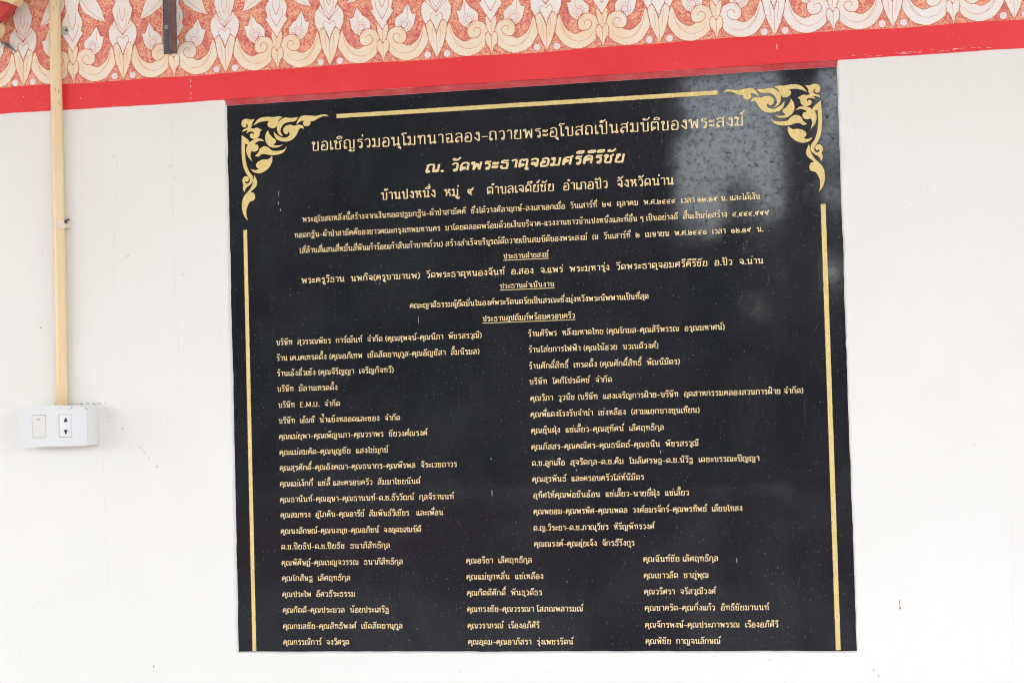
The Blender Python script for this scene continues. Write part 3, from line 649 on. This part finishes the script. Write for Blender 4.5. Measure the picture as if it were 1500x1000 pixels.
KANOK=[
  [(50.5,920.9,1),(43.1,919.8),(36.3,921.9),(29.6,920.8),(26.3,916.1),(26.4,910.7),(29.9,907.2),(33.8,908.1),(35.0,910.6),(32.3,913.8,1),(36.8,912.2),(37.6,907.9),(33.0,904.7),(28.5,903.0),(27.0,899.4,1),(32.0,901.3),(38.8,903.1),(44.4,908.6),(45.9,914.9)],
  [(47.3,909.5,1),(54.3,918.1),(63.4,922.7),(75.7,923.0),(84.7,921.9),(92.5,922.7),(100.8,921.3,1),(96.2,918.4),(93.5,914.9),(92.2,909.0),(86.5,903.3),(79.7,903.3),(74.4,906.8),(73.7,911.8),(77.3,915.2,1),(68.8,916.1),(57.6,914.2)],
  [(34.2,896.2,1),(37.9,902.5),(42.7,905.4),(48.3,904.0),(54.0,905.2),(62.9,901.0,1),(58.9,897.0),(58.2,891.6),(53.5,886.9),(46.8,886.5),(41.7,889.3),(40.9,893.7),(44.1,896.1),(47.6,893.5,1),(48.6,896.5),(45.5,899.2),(39.6,899.1)],
  [(129.3,919.2,1),(115.9,918.5),(104.8,919.8),(96.2,915.2),(91.0,906.9),(90.8,898.8),(94.2,891.3),(101.3,887.6,1),(96.6,895.8),(99.0,904.3),(104.5,910.0),(113.5,912.0),(123.6,913.1)],
  [(84.5,896.5,1),(87.0,886.7),(95.3,880.3),(107.1,878.3),(117.7,881.3),(125.2,888.2),(129.9,897.1),(134.0,900.1),(139.5,898.5,1),(136.7,904.2),(129.4,905.9),(122.3,904.6),(114.5,906.8),(106.2,905.1),(101.8,899.8),(102.8,893.8),(107.2,890.9),(110.8,893.3),(110.0,895.9,1),(113.5,892.3),(111.1,886.9),(102.8,884.8),(92.8,888.6)],
  [(125.7,907.0,1),(129.2,914.3),(136.0,920.9),(147.1,921.1),(160.4,919.5),(171.6,921.0),(179.3,920.9),(184.1,917.4,1),(175.9,918.3),(167.0,915.9),(158.0,911.5),(150.9,910.6,1),(151.2,906.6),(146.7,902.8),(141.2,903.5),(137.9,908.0),(140.7,912.5,1),(133.6,911.9)],
  [(74.1,899.7,1),(69.6,892.7),(69.0,883.5),(72.8,874.7),(81.2,869.3),(91.3,869.1),(101.0,873.1,1),(92.4,872.1),(85.3,872.9),(83.1,874.3,1),(87.7,878.1),(87.3,882.4),(82.9,885.5,1),(79.0,890.0),(75.5,894.9)],
  [(66.9,880.8,1),(60.3,885.7),(52.4,885.9),(43.3,882.8),(36.0,875.7),(33.5,866.8),(36.4,856.3),(44.1,846.9,1),(40.9,857.1),(42.9,865.0),(47.4,863.9),(53.7,865.7),(56.1,871.1),(53.5,875.8),(50.3,874.9,1),(50.4,878.7),(57.9,882.2)],
  [(107.6,869.5,1),(101.7,864.3),(92.2,862.7),(81.1,863.7),(74.5,869.2),(66.7,872.2),(58.7,868.4),(55.4,861.7),(49.5,856.7,1),(55.3,854.8),(61.9,858.8),(69.7,858.3),(78.6,856.1),(92.1,856.7),(102.2,860.8)],
  [(80.2,854.5,1),(72.9,848.9),(65.0,849.1),(57.1,847.0),(51.4,841.9),(51.9,836.5),(56.1,833.7,1),(50.0,831.3),(41.1,833.9,1),(46.6,828.2),(57.7,825.9),(69.1,830.5),(77.1,838.6),(80.7,847.4)],
  [(26.0,893.9,1),(32.2,889.2),(37.7,884.6),(39.2,880.2),(35.5,877.4),(31.5,878.7,1),(31.1,860.9),(33.0,843.6),(37.6,830.4),(43.7,821.5),(44.4,812.9),(38.8,806.3),(32.0,801.7),(28.7,794.4,1),(25.7,801.0),(27.6,806.9,1),(25.1,813.9),(28.4,820.8),(34.7,820.9),(37.3,816.5),(34.5,811.7,1),(31.4,813.6),(30.4,810.4),(34.4,808.7),(38.5,811.5),(38.7,817.5),(33.4,825.3),(27.9,837.4),(25.5,852.6),(25.0,872.0)],
  [(47.1,823.1,1),(52.0,811.4),(50.0,803.0),(43.1,796.9),(39.4,792.8,1),(45.3,791.8),(47.8,785.3),(45.4,779.6),(38.6,777.1),(35.9,774.3,1),(31.6,764.2),(31.3,753.5),(33.8,744.3,1),(26.8,753.7),(23.5,766.7),(25.2,781.7),(30.4,790.0),(38.2,798.2),(44.3,808.6)],
]
for side in (0, 1):
    co = empty('corner_ornament', (0, 0, 0), pq)
    for q, pl in enumerate(KANOK):
        P = smooth_path(pl, closed=True, sub=5)
        if side: P = [(1048.5 - a, b - (.6 if b > 880 else 0)) for a, b in P][::-1]
        P = [(a / 1000, BASE + b / 1000) for a, b in P]
        lf = MB(); lf.face([(a, -.0005, b) for a, b in P], 0)
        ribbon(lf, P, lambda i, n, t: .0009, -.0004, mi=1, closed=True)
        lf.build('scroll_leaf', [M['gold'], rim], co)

LINES = [
    ('ขอเชิญร่วมอนุโมทนาฉลอง–ถวายพระอุโบสถเป็นสมบัติของพระสงฆ์', 151.5, 897.3, 859.2, 16.86, 1.50, 0),
    ('ณ. วัดพระธาตุจอมศรีคีรีชัย', 352.4, 696.7, 810.6, 14.54, 3.00, 0.25),
    ('บ้านปงหนึ่ง  หมู่  ๙   ตำบลเจดีย์ชัย  อำเภอปัว  จังหวัดน่าน', 274.0, 778.7, 768.1, 13.37, 1.80, 0),
    ('พระอุโบสถหลังนี้สร้างจากเงินทอดปฐมกฐิน–ผ้าป่าสามัคคี  ซึ่งได้วางศิลาฤกษ์–ลงเสาเอกเมื่อ  วันเสาร์ที่  ๒๗  ตุลาคม  พ.ศ.๒๕๔๔  เวลา ๑๒.๑๙ น. และได้เงิน', 132.1, 919.8, 737.1, 8.61, 1.95, 0),
    ('ทอดกฐิน–ผ้าป่าสามัคคีของชาวคณะกรุงเทพมหานคร  มาโดยตลอดพร้อมด้วยเงินบริจาค–แรงงานชาวบ้านปงหนึ่งและที่อื่น ๆ เป็นอย่างดี  สิ้นเงินก่อสร้าง  ๔,๔๔๔,๙๙๙', 117.1, 934.0, 710.3, 8.61, 1.95, 0),
    ('(สี่ล้านสี่แสนสี่หมื่นสี่พันเก้าร้อยเก้าสิบเก้าบาทถ้วน) สร้างสำเร็จบริบูรณ์ดีถวายเป็นสมบัติของพระสงฆ์  ณ  วันเสาร์ที่  ๒  เมษายน  พ.ศ.๒๕๔๘  เวลา  ๑๒.๑๙  น.', 125.9, 923.1, 683.3, 8.61, 1.95, 0),
    ('ประธานฝ่ายสงฆ์', 485.6, 563.4, 657.8, 7.91, 2.00, 1),
    ('พระครูวิธาน  นพกิจ(ครูบามานพ)  วัดพระธาตุหนองจันท์  อ.สอง  จ.แพร่  พระมหารุ่ง  วัดพระธาตุจอมศรีคีรีชัย  อ.ปัว  จ.น่าน', 127.9, 921.7, 630.9, 9.77, 2.00, 0),
    ('ประธานดำเนินงาน', 477.8, 572.1, 607.7, 7.91, 2.00, 1),
    ('คณะญาติธรรมผู้ยึดมั่นในองค์พระรัตนตรัยเป็นสรณะซึ่งมุ่งหวังพระนิพพานเป็นที่สุด', 319.9, 730.6, 580.5, 8.49, 2.00, 0),
    ('ประธานอุปถัมภ์พร้อมครอบครัว', 446.5, 605.6, 553.4, 8.49, 2.00, 1),
    ('บริษัท  สุวรรณพัชร  การ์เม้นท์  จำกัด (คุณสุพจน์–คุณนิภา  พัชรสรวุฒิ)', 79.7, 444.8, 526.0, 8.61, 1.95, 0),
    ('ร้าน เค.เคเทรดดิ้ง (คุณอภิเทพ  เชิดสัตยานุกูล–คุณอัญชิสา  ลิ้มนิรมล)', 79.6, 440.2, 498.9, 8.61, 1.95, 0),
    ('ร้านเฮ้งฮั่วเซ้ง (คุณจิรัญญา  เจริญกิจทวี)', 79.8, 289.4, 472.4, 8.61, 1.95, 0),
    ('บริษัท  มิลานเทรดดิ้ง', 79.6, 189.2, 445.6, 8.61, 1.95, 0),
    ('บริษัท  E.M.U.  จำกัด', 80.9, 192.9, 417.9, 8.61, 1.95, 0),
    ('บริษัท  เอ็มซี  น้ำแข็งหลอดและซอง  จำกัด', 81.0, 299.1, 390.8, 8.61, 1.95, 0),
    ('คุณแม่ยุพา–คุณเพ็ญนภา–คุณวราพร  ชัยวงศ์ณรงค์', 80.9, 345.8, 363.7, 8.61, 1.95, 0),
    ('คุณแม่สมคิด–คุณบุญชัย  แสงไข่มุกข์', 81.0, 276.0, 336.5, 8.61, 1.95, 0),
    ('คุณสุรศักดิ์–คุณอังคณา–คุณธนากร–คุณพีรพล  จิระเวชถาวร', 81.0, 396.0, 309.6, 8.61, 1.95, 0),
    ('คุณแม่เง็กกี่  แซ่ลี้ และครอบครัว  สัมมาไชยนันต์', 80.6, 331.7, 282.4, 8.61, 1.95, 0),
    ('คุณธานินท์–คุณอุษา–คุณธานนท์–ด.ช.ธีรวัฒน์  กุลจิรานนท์', 80.3, 389.1, 255.4, 8.61, 1.95, 0),
    ('คุณสมทรง  อู่โภคิน–คุณอารีย์  สัมพันธ์วิเชียร   และเพื่อน', 80.5, 370.0, 228.8, 8.61, 1.95, 0),
    ('คุณนงลักษณ์–คุณนงนุช–คุณอภิชน์  จงอุดมสมบัติ', 80.2, 330.9, 201.0, 8.61, 1.95, 0),
    ('ด.ช.ปิยธิป–ด.ช.ปิยธัช  ธนาภิสิทธิกุล', 80.6, 275.3, 174.5, 8.61, 1.95, 0),
    ('คุณพิศิษฏ์–คุณเบญจวรรณ  ธนาภิสิทธิกุล', 80.4, 297.3, 146.8, 8.61, 1.95, 0),
    ('คุณโกสิษฐ  เลิศฤทธิกุล', 80.5, 203.9, 120.4, 8.61, 1.95, 0),
    ('คุณประไพ  อัศวธีระธรรม', 80.5, 211.8, 92.9, 8.61, 1.95, 0),
    ('คุณกิตติ–คุณประมวล  น้อยประเสริฐ', 80.6, 270.7, 65.9, 8.61, 1.95, 0),
    ('คุณกมลชัย–คุณสิทธิพงศ์  เชิดสัตยานุกูล', 80.4, 294.0, 38.4, 8.61, 1.95, 0),
    ('คุณกรรณิการ์  จงวิศรุต', 80.4, 199.3, 11.3, 8.61, 1.95, 0),
    ('คุณอริยา  เลิศฤทธิกุล', 406.8, 520.7, 147.0, 8.61, 1.95, 0),
    ('คุณแม่ขุกหลั่น  แซ่เหลือง', 406.5, 539.5, 119.9, 8.61, 1.95, 0),
    ('คุณกิตติศักดิ์  พันธุวดีธร', 406.5, 536.3, 93.0, 8.61, 1.95, 0),
    ('คุณทรงชัย–คุณวรรณา โสภณพลารมณ์', 406.2, 605.0, 65.6, 8.61, 1.95, 0),
    ('คุณวราภรณ์  เรืองอภิศิริ', 406.3, 530.4, 38.2, 8.61, 1.95, 0),
    ('คุณอุดม–คุณอาภิสรา  รุ่งเพชรรัตน์', 406.4, 586.8, 11.0, 8.61, 1.95, 0),
    ('คุณฉันท์ชัย เลิศฤทธิกุล', 707.5, 832.1, 146.3, 8.61, 1.95, 0),
    ('คุณเชาวลิต  ชาภู่พุฒ', 707.3, 815.7, 119.3, 8.61, 1.95, 0),
    ('คุณวริศรา  จรัสวุฒิวงศ์', 707.2, 826.4, 92.8, 8.61, 1.95, 0),
    ('คุณชาคริต–คุณกิ่งแก้ว  อิทธิชัยมานนท์', 707.4, 912.0, 66.0, 8.61, 1.95, 0),
    ('คุณจักรพงษ์–คุณประภาพรรณ  เรืองอภิศิริ', 707.2, 926.5, 38.2, 8.61, 1.95, 0),
    ('คุณพิชัย  กาญจนลักษณ์', 707.2, 831.5, 11.6, 8.61, 1.95, 0),
    ('ร้านศิริพร  หลังมหาดไทย (คุณโกมล–คุณสิริพรรณ  อรุณมหาศน์)', 523.8, 854.6, 525.1, 8.61, 1.95, 0),
    ('ร้านโส่ยการไฟฟ้า (คุณไน้ฮวย  นวเนติวงศ์)', 524.1, 744.1, 498.3, 8.61, 1.95, 0),
    ('ร้านศักดิ์สิทธิ์  เทรดดิ้ง (คุณศักดิ์สิทธิ์  พิณนิมิตร)', 523.8, 779.0, 470.7, 8.61, 1.95, 0),
    ('บริษัท  โคกิโปรดัคช์  จำกัด', 524.0, 665.1, 444.7, 8.61, 1.95, 0),
    ('คุณวิภา  วูวนิช (บริษัท  แสงเจริญการฝ้าย–บริษัท  อุตสาหกรรมคลองสวนการฝ้าย จำกัด)', 524.7, 979.1, 417.0, 8.61, 1.95, 0),
    ('คุณพี่แดงโรงรับจำนำ  เซ่งหลีฮง  (สามแยกบางขุนเทียน)', 524.3, 809.1, 390.0, 8.61, 1.95, 0),
    ('คุณยุ้นฝุ่ง  แซ่เลี้ยว–คุณสุทัศน์  เลิศฤทธิกุล', 524.7, 749.3, 362.9, 8.61, 1.95, 0),
    ('คุณภัสสร–คุณคณิศร–คุณธนัตถ์–คุณธนิน  พัชรสรวุฒิ', 524.3, 806.0, 335.5, 8.61, 1.95, 0),
    ('ด.ช.ลูกเสือ  สุจริตกุล–ด.ช.คิม  โมลิเศรษฐ–ด.ช.นิวิฐ  เดชะบรรณะปัญญา', 524.3, 904.5, 308.5, 8.61, 1.95, 0),
    ('คุณสุรพันธ์  และครอบครัวโล่ห์นิมิตร', 524.2, 713.7, 281.5, 8.61, 1.95, 0),
    ('อุทิศให้คุณพ่อชินฮ้อน  แซ่เลี้ยว–นายขี่ฝุ่ง  แซ่เลี้ยว', 525.2, 787.5, 254.6, 8.61, 1.95, 0),
    ('คุณพยอม–คุณพรพิศ–คุณนพดล  วงศ์อมรจักร์–คุณพรทิพย์  เลียบไทสง', 524.9, 874.2, 227.5, 8.61, 1.95, 0),
    ('ด.ญ.วิระยา–ด.ช.ภาณุวัชร  หิรัญพัทรวงศ์', 524.1, 728.6, 200.2, 8.61, 1.95, 0),
    ('คุณณรงค์–คุณฮุ่ยเจ็ง  จักรธีรังกูร', 524.2, 694.6, 173.4, 8.61, 1.95, 0),
]
for row in LINES:
    inscription(*row).build('inscription_line', M['gold_pale'], pq)

# scratches, drips of lime and flecks of paint on the polished face
fl = MB(); rnd = random.Random(9)
for i in range(260):
    s0 = rnd.uniform(.00015, .00042); blot(fl, rnd.uniform(.01, 1.04), BASE + rnd.uniform(.01, .94), s0, s0 * rnd.uniform(.8, 2.2), -.0002, i)
for (X, Z, a, b) in [(.091, .788, .0006, .006), (.090, .772, .0008, .004), (.0935, .760, .0010, .003), (.862, .147, .0006, .006), (.850, .045, .0006, .0035), (.335, .560, .0004, .010), (.268, .625, .0009, .0012),
                     (.298, .517, .0008, .001), (.742, .327, .0009, .003), (.738, .312, .0008, .003), (.697, .314, .0012, .0015), (.316, .507, .0004, .0016), (.60, .300, .0006, .003), (.455, .322, .0009, .002), (.455, .265, .0007, .006)]:
    blot(fl, X, BASE + Z, a, b, -.00025, int(X * 999))
tag(fl.build('lime_fleck', M['fleck'], pq), kind='stuff')
sc = MB()
for i in range(26):
    X, Z = rnd.uniform(.03, 1.02), rnd.uniform(.02, .93); l = rnd.uniform(.006, .022); a = rnd.gauss(math.pi / 2, .35)
    ribbon(sc, [(X, BASE + Z), (X + math.cos(a) * l * .5 + rnd.gauss(0, .0006), BASE + Z + math.sin(a) * l * .5), (X + math.cos(a) * l, BASE + Z + math.sin(a) * l)], lambda i, n, t: .00028, -.00015)
tag(sc.build('scratch', paint_mat('scratch_grey', (0.10, 0.10, 0.12), (0.17, 0.17, 0.19), .7, 300), pq), kind='stuff')

# ------------------------------------------------------------------ conduit pipe
cp = empty('conduit_pipe', (-.312, WY - .0105, BASE + .43))
tag(cp, 'yellow plastic conduit pipe running down the wall into the switch box', 'pipe')
pp = MB(); pts = []
for i in range(40):
    z = .002 + i * .045; pts.append((.0006 * math.sin(z * 5) - (.0006 if z > .3 else 0), 0, z))
pp.tube(pts, .0102, 28); pp.build('pipe', M['pipe'], cp, smooth=True)
gl = MB()
for i in range(46):
    z = .03 + i * .0075
    if rnd.random() < .7: gl.box(-.0111, -.0098, .002, .0045, z, z + rnd.uniform(.002, .005))
for (ax_, zz) in ((.6, .712), (.1, .705), (-.35, .689), (-.7, .680), (.2, .560), (.75, .556), (.75, .536)):
    a = ax_; X = .01035 * math.sin(a); Y = -.01035 * math.cos(a)
    gl.face([(X - .0004, Y, zz), (X + .0005, Y - .0001, zz - .003), (X + .0009, Y, zz + .003), (X, Y - .0001, zz + .005)])
tag(gl.build('glue_mark', M['grime'], cp), kind='stuff')
for zc in (.322,):
    k = MB(); seg = 14
    for i in range(seg):
        a0 = -1.9 + 3.8 * i / seg; a1 = -1.9 + 3.8 * (i + 1) / seg
        if a0 < .15: continue
        p = lambda a, r, z: (r * math.sin(a), -r * math.cos(a), z)
        for r0, r1 in ((.0103, .0122),):
            z0, z1 = zc - .0065, zc + .0065
            k.face([p(a0, r1, z0), p(a1, r1, z0), p(a1, r1, z1), p(a0, r1, z1)]); k.face([p(a0, r0, z1), p(a1, r0, z1), p(a1, r1, z1), p(a0, r1, z1)]); k.face([p(a0, r0, z0), p(a0, r1, z0), p(a1, r1, z0), p(a1, r0, z0)])
        if i == 9: k.face([p(a0, .0103, z0), p(a0, .0103, z1), p(a0, .0122, z1), p(a0, .0122, z0)])
    k.box(.0100, .0185, .0000, .0095, zc - .0065, zc + .0065)
    ko = k.build('pipe_clip', M['clip'], cp)
    nl = MB(); nl.tube([(.0140, -.0035, zc + .004), (.0140, .0095, zc + .0085)], .0028, 12); nl.build('nail', M['steel'], ko, smooth=True)

# ------------------------------------------------------------------ switch and socket box
sb = empty('switch_box', (-.3122, WY, BASE + .397))
tag(sb, 'white surface mounted box with one rocker switch and one two pin socket', 'switch box')
BW, BH, BD = .0628, .0352, .050
b = MB(); y0, y1 = -.0385, 0.0
v = [(-BW + .001, y0, -BH), (BW - .001, y0, -BH), (BW - .001, y0, BH), (-BW + .001, y0, BH), (-BW, y1, -BH - .0004), (BW, y1, -BH - .0004), (BW, y1, BH + .0004), (-BW, y1, BH + .0004)]
b.v = v; b.f = [(0, 1, 2, 3), (7, 6, 5, 4), (0, 4, 5, 1), (1, 5, 6, 2), (2, 6, 7, 3), (3, 7, 4, 0)]; b.m = [0] * 6
b.build('back_box', M['plastic_cream'], sb, bevel=.002)
f = MB()   # face plate with two window openings
X = [-BW - .0002, -.0380, -.0130, .0115, .0350, BW + .0002]; Zs = [-BH - .0004, -.0195, .0195, BH + .0004]
for i in range(5):
    for k in range(3):
        if k == 1 and i in (1, 3): continue
        f.face([(X[i], -.0490, Zs[k]), (X[i + 1], -.0490, Zs[k]), (X[i + 1], -.0490, Zs[k + 1]), (X[i], -.0490, Zs[k + 1])])
xa, xb, za, zb = X[0], X[5], Zs[0], Zs[3]
for p, q in (((xa, za), (xb, za)), ((xb, za), (xb, zb)), ((xb, zb), (xa, zb)), ((xa, zb), (xa, za))):
    f.face([(p[0], -.049, p[1]), (p[0], -.0388, p[1]), (q[0], -.0388, q[1]), (q[0], -.049, q[1])])
for i in (1, 3):
    xa, xb = X[i], X[i + 1]
    for p, q in (((xa, -.0195), (xb, -.0195)), ((xb, -.0195), (xb, .0195)), ((xb, .0195), (xa, .0195)), ((xa, .0195), (xa, -.0195))):
        f.face([(p[0], -.049, p[1]), (q[0], -.049, q[1]), (q[0], -.0450, q[1]), (p[0], -.0450, p[1])])
import bmesh
fo = f.build('face_plate', M['plastic'], sb)
bm = bmesh.new(); bm.from_mesh(fo.data); bmesh.ops.remove_doubles(bm, verts=bm.verts, dist=1e-5); bmesh.ops.recalc_face_normals(bm, faces=bm.faces); bm.to_mesh(fo.data); bm.free()
bv = fo.modifiers.new('bevel', 'BEVEL'); bv.width = .0012; bv.segments = 3; bv.limit_method = 'ANGLE'
r_ = MB(); r_.v = [(-.0376, -.0478, -.0191), (-.0134, -.0478, -.0191), (-.0134, -.0510, .0191), (-.0376, -.0510, .0191), (-.0376, -.044, -.0191), (-.0134, -.044, -.0191), (-.0134, -.044, .0191), (-.0376, -.044, .0191)]
r_.f = [(0, 1, 2, 3), (7, 6, 5, 4), (0, 4, 5, 1), (1, 5, 6, 2), (2, 6, 7, 3), (3, 7, 4, 0)]; r_.m = [0] * 6
ro = r_.build('rocker_switch', M['plastic_cream'], sb, bevel=.0006)
mk = MB(); mk.box(-.0294, -.0230, -.0512, -.0506, .0117, .0130); mk.build('indicator_mark', M['black'], ro)
so_ = MB(); so_.box(.0119, .0346, -.0484, -.044, -.0191, .0191); sock = so_.build('socket', M['insert'], sb, bevel=.0006)
for sg in (1, -1):
    h = MB(); cz = .0098 * sg; cx = .0239
    base = [(-.0033, -.0028), (.0033, -.0028), (.0036, -.0008), (.0020, .0002), (.0018, .0030), (.0008, .0044), (-.0008, .0044), (-.0018, .0030), (-.0020, .0002), (-.0036, -.0008)]
    if sg > 0: base = [(-.0035, -.0030), (.0033, -.0034), (.0036, -.0018), (.0026, .0006), (.0018, .0034), (.0004, .0044), (-.0012, .0036), (-.0020, .0008), (-.0034, -.0012)]
    P = [(cx + a, cz + (b_ if sg > 0 else -b_)) for a, b_ in base]
    h.face([(a, -.0486, c) for a, c in P]); h.build('pin_hole', M['black'], sock)
gr = MB(); rnd = random.Random(31)   # grime and torn paint along the top edge
for i in range(55):
    Xg = rnd.uniform(-.03, .085); blot(gr, Xg, .0358 + .0012 + abs(rnd.gauss(0, .0012)), rnd.uniform(.0005, .0022), rnd.uniform(.0003, .0009), -.0004, i)
for i in range(16): blot(gr, rnd.uniform(.01, .075), .0300 + rnd.uniform(-.002, .004), rnd.uniform(.0004, .0018), rnd.uniform(.0003, .0008), -.04925, 500 + i)
tag(gr.build('grime', M['grime'], sb), kind='stuff')

# ------------------------------------------------------------------ steel angle bar coming down from above
sa = empty('steel_angle', (-.0990, WY - .0016, BASE + 1.0435))
tag(sa, 'dark primed steel angle bar screwed over the frieze above the plaque', 'metal bar')
a = MB(); a.box(-.0125, .0118, -.0030, 0, 0, .34); fo = a.build('flange', M['steel'], sa, bevel=.0006)
a = MB(); a.box(.0088, .0118, -.0300, -.0031, .001, .34); a.build('web', M['rust'], sa, bevel=.0006)
a = MB(); a.tube([(-.0062, -.0030, .0470), (-.0062, -.0046, .0470)], [.0036, .0030], 20); sc_ = a.build('screw', M['screw'], fo)
a = MB(); a.box(-.0075, -.0049, -.0049, -.0046, .0463, .0477); a.box(-.0069, -.0055, -.0052, -.00492, .0457, .0483); a.build('screw_slot', M['black'], sc_)

# ------------------------------------------------------------------ gilded ornament at the upper left, feather, metal tab
go = empty('gilded_ornament', (-.42, -.05, BASE + 1.16))
tag(go, 'gilded and red lacquered ornament hanging at the top left beside the pipe', 'ornament')
def slab(pts, y0, y1, name, mat, parent):
    P = smooth_path(pts, closed=True, sub=4); q = MB(); n = len(P)
    q.face([(a_, y0, b_) for a_, b_ in P]); q.face([(a_, y1, b_) for a_, b_ in P[::-1]])
    for i in range(n):
        a_, b_ = P[i], P[(i + 1) % n]; q.face([(a_[0], y0, a_[1]), (a_[0], y1, a_[1]), (b_[0], y1, b_[1]), (b_[0], y0, b_[1])])
    return q.build(name, mat, parent, bevel=.004)
slab([(-.12, .00), (-.06, -.008), (.02, -.012), (.04, -.017), (.052, -.022, 1), (.058, -.010), (.058, .03), (.04, .09), (-.12, .10)], -.018, .012, 'gilded_rim', M['gilt'], go)
slab([(-.12, -.05), (-.03, -.052), (.012, -.046), (.034, -.030), (.046, -.016), (.05, .01), (-.12, .02)], -.004, .016, 'lacquered_underside', M['lacquer'], go)
slab([(-.03, -.045), (.018, -.050), (.0245, -.058), (.022, -.068), (.012, -.076), (-.03, -.080)], -.012, .008, 'gilded_bead', M['gilt'], go)
ft = MB(); P = []
for i in range(9):
    t = i / 8; P.append((-.419 + .030 * t, BASE + 1.085 - .020 * t ** 1.3))
ribbon(ft, P, lambda i, n, t: .0004 + .0085 * math.sin(math.pi * min(1, .12 + .9 * i / n)) ** .8 * (1 - .55 * i / n), -.0125, .0015)
tag(ft.build('feather', M['feather']), 'small dark grey feather caught on the frieze at the left edge', 'feather')
tb = empty('metal_tab', (-.2960, WY - .0016, BASE + 1.0985)); tag(tb, 'small grey metal tab behind the yellow pipe on the frieze', 'metal tab')
a = MB(); a.box(-.010, .0045, -.0016, 0, -.008, .008); t_ = a.build('plate', M['screw'], tb, bevel=.0008)
a = MB(); a.tube([(.0012, -.0016, .0), (.0012, -.0030, 0)], [.0028, .0022], 14); a.build('rivet', M['steel'], tb)
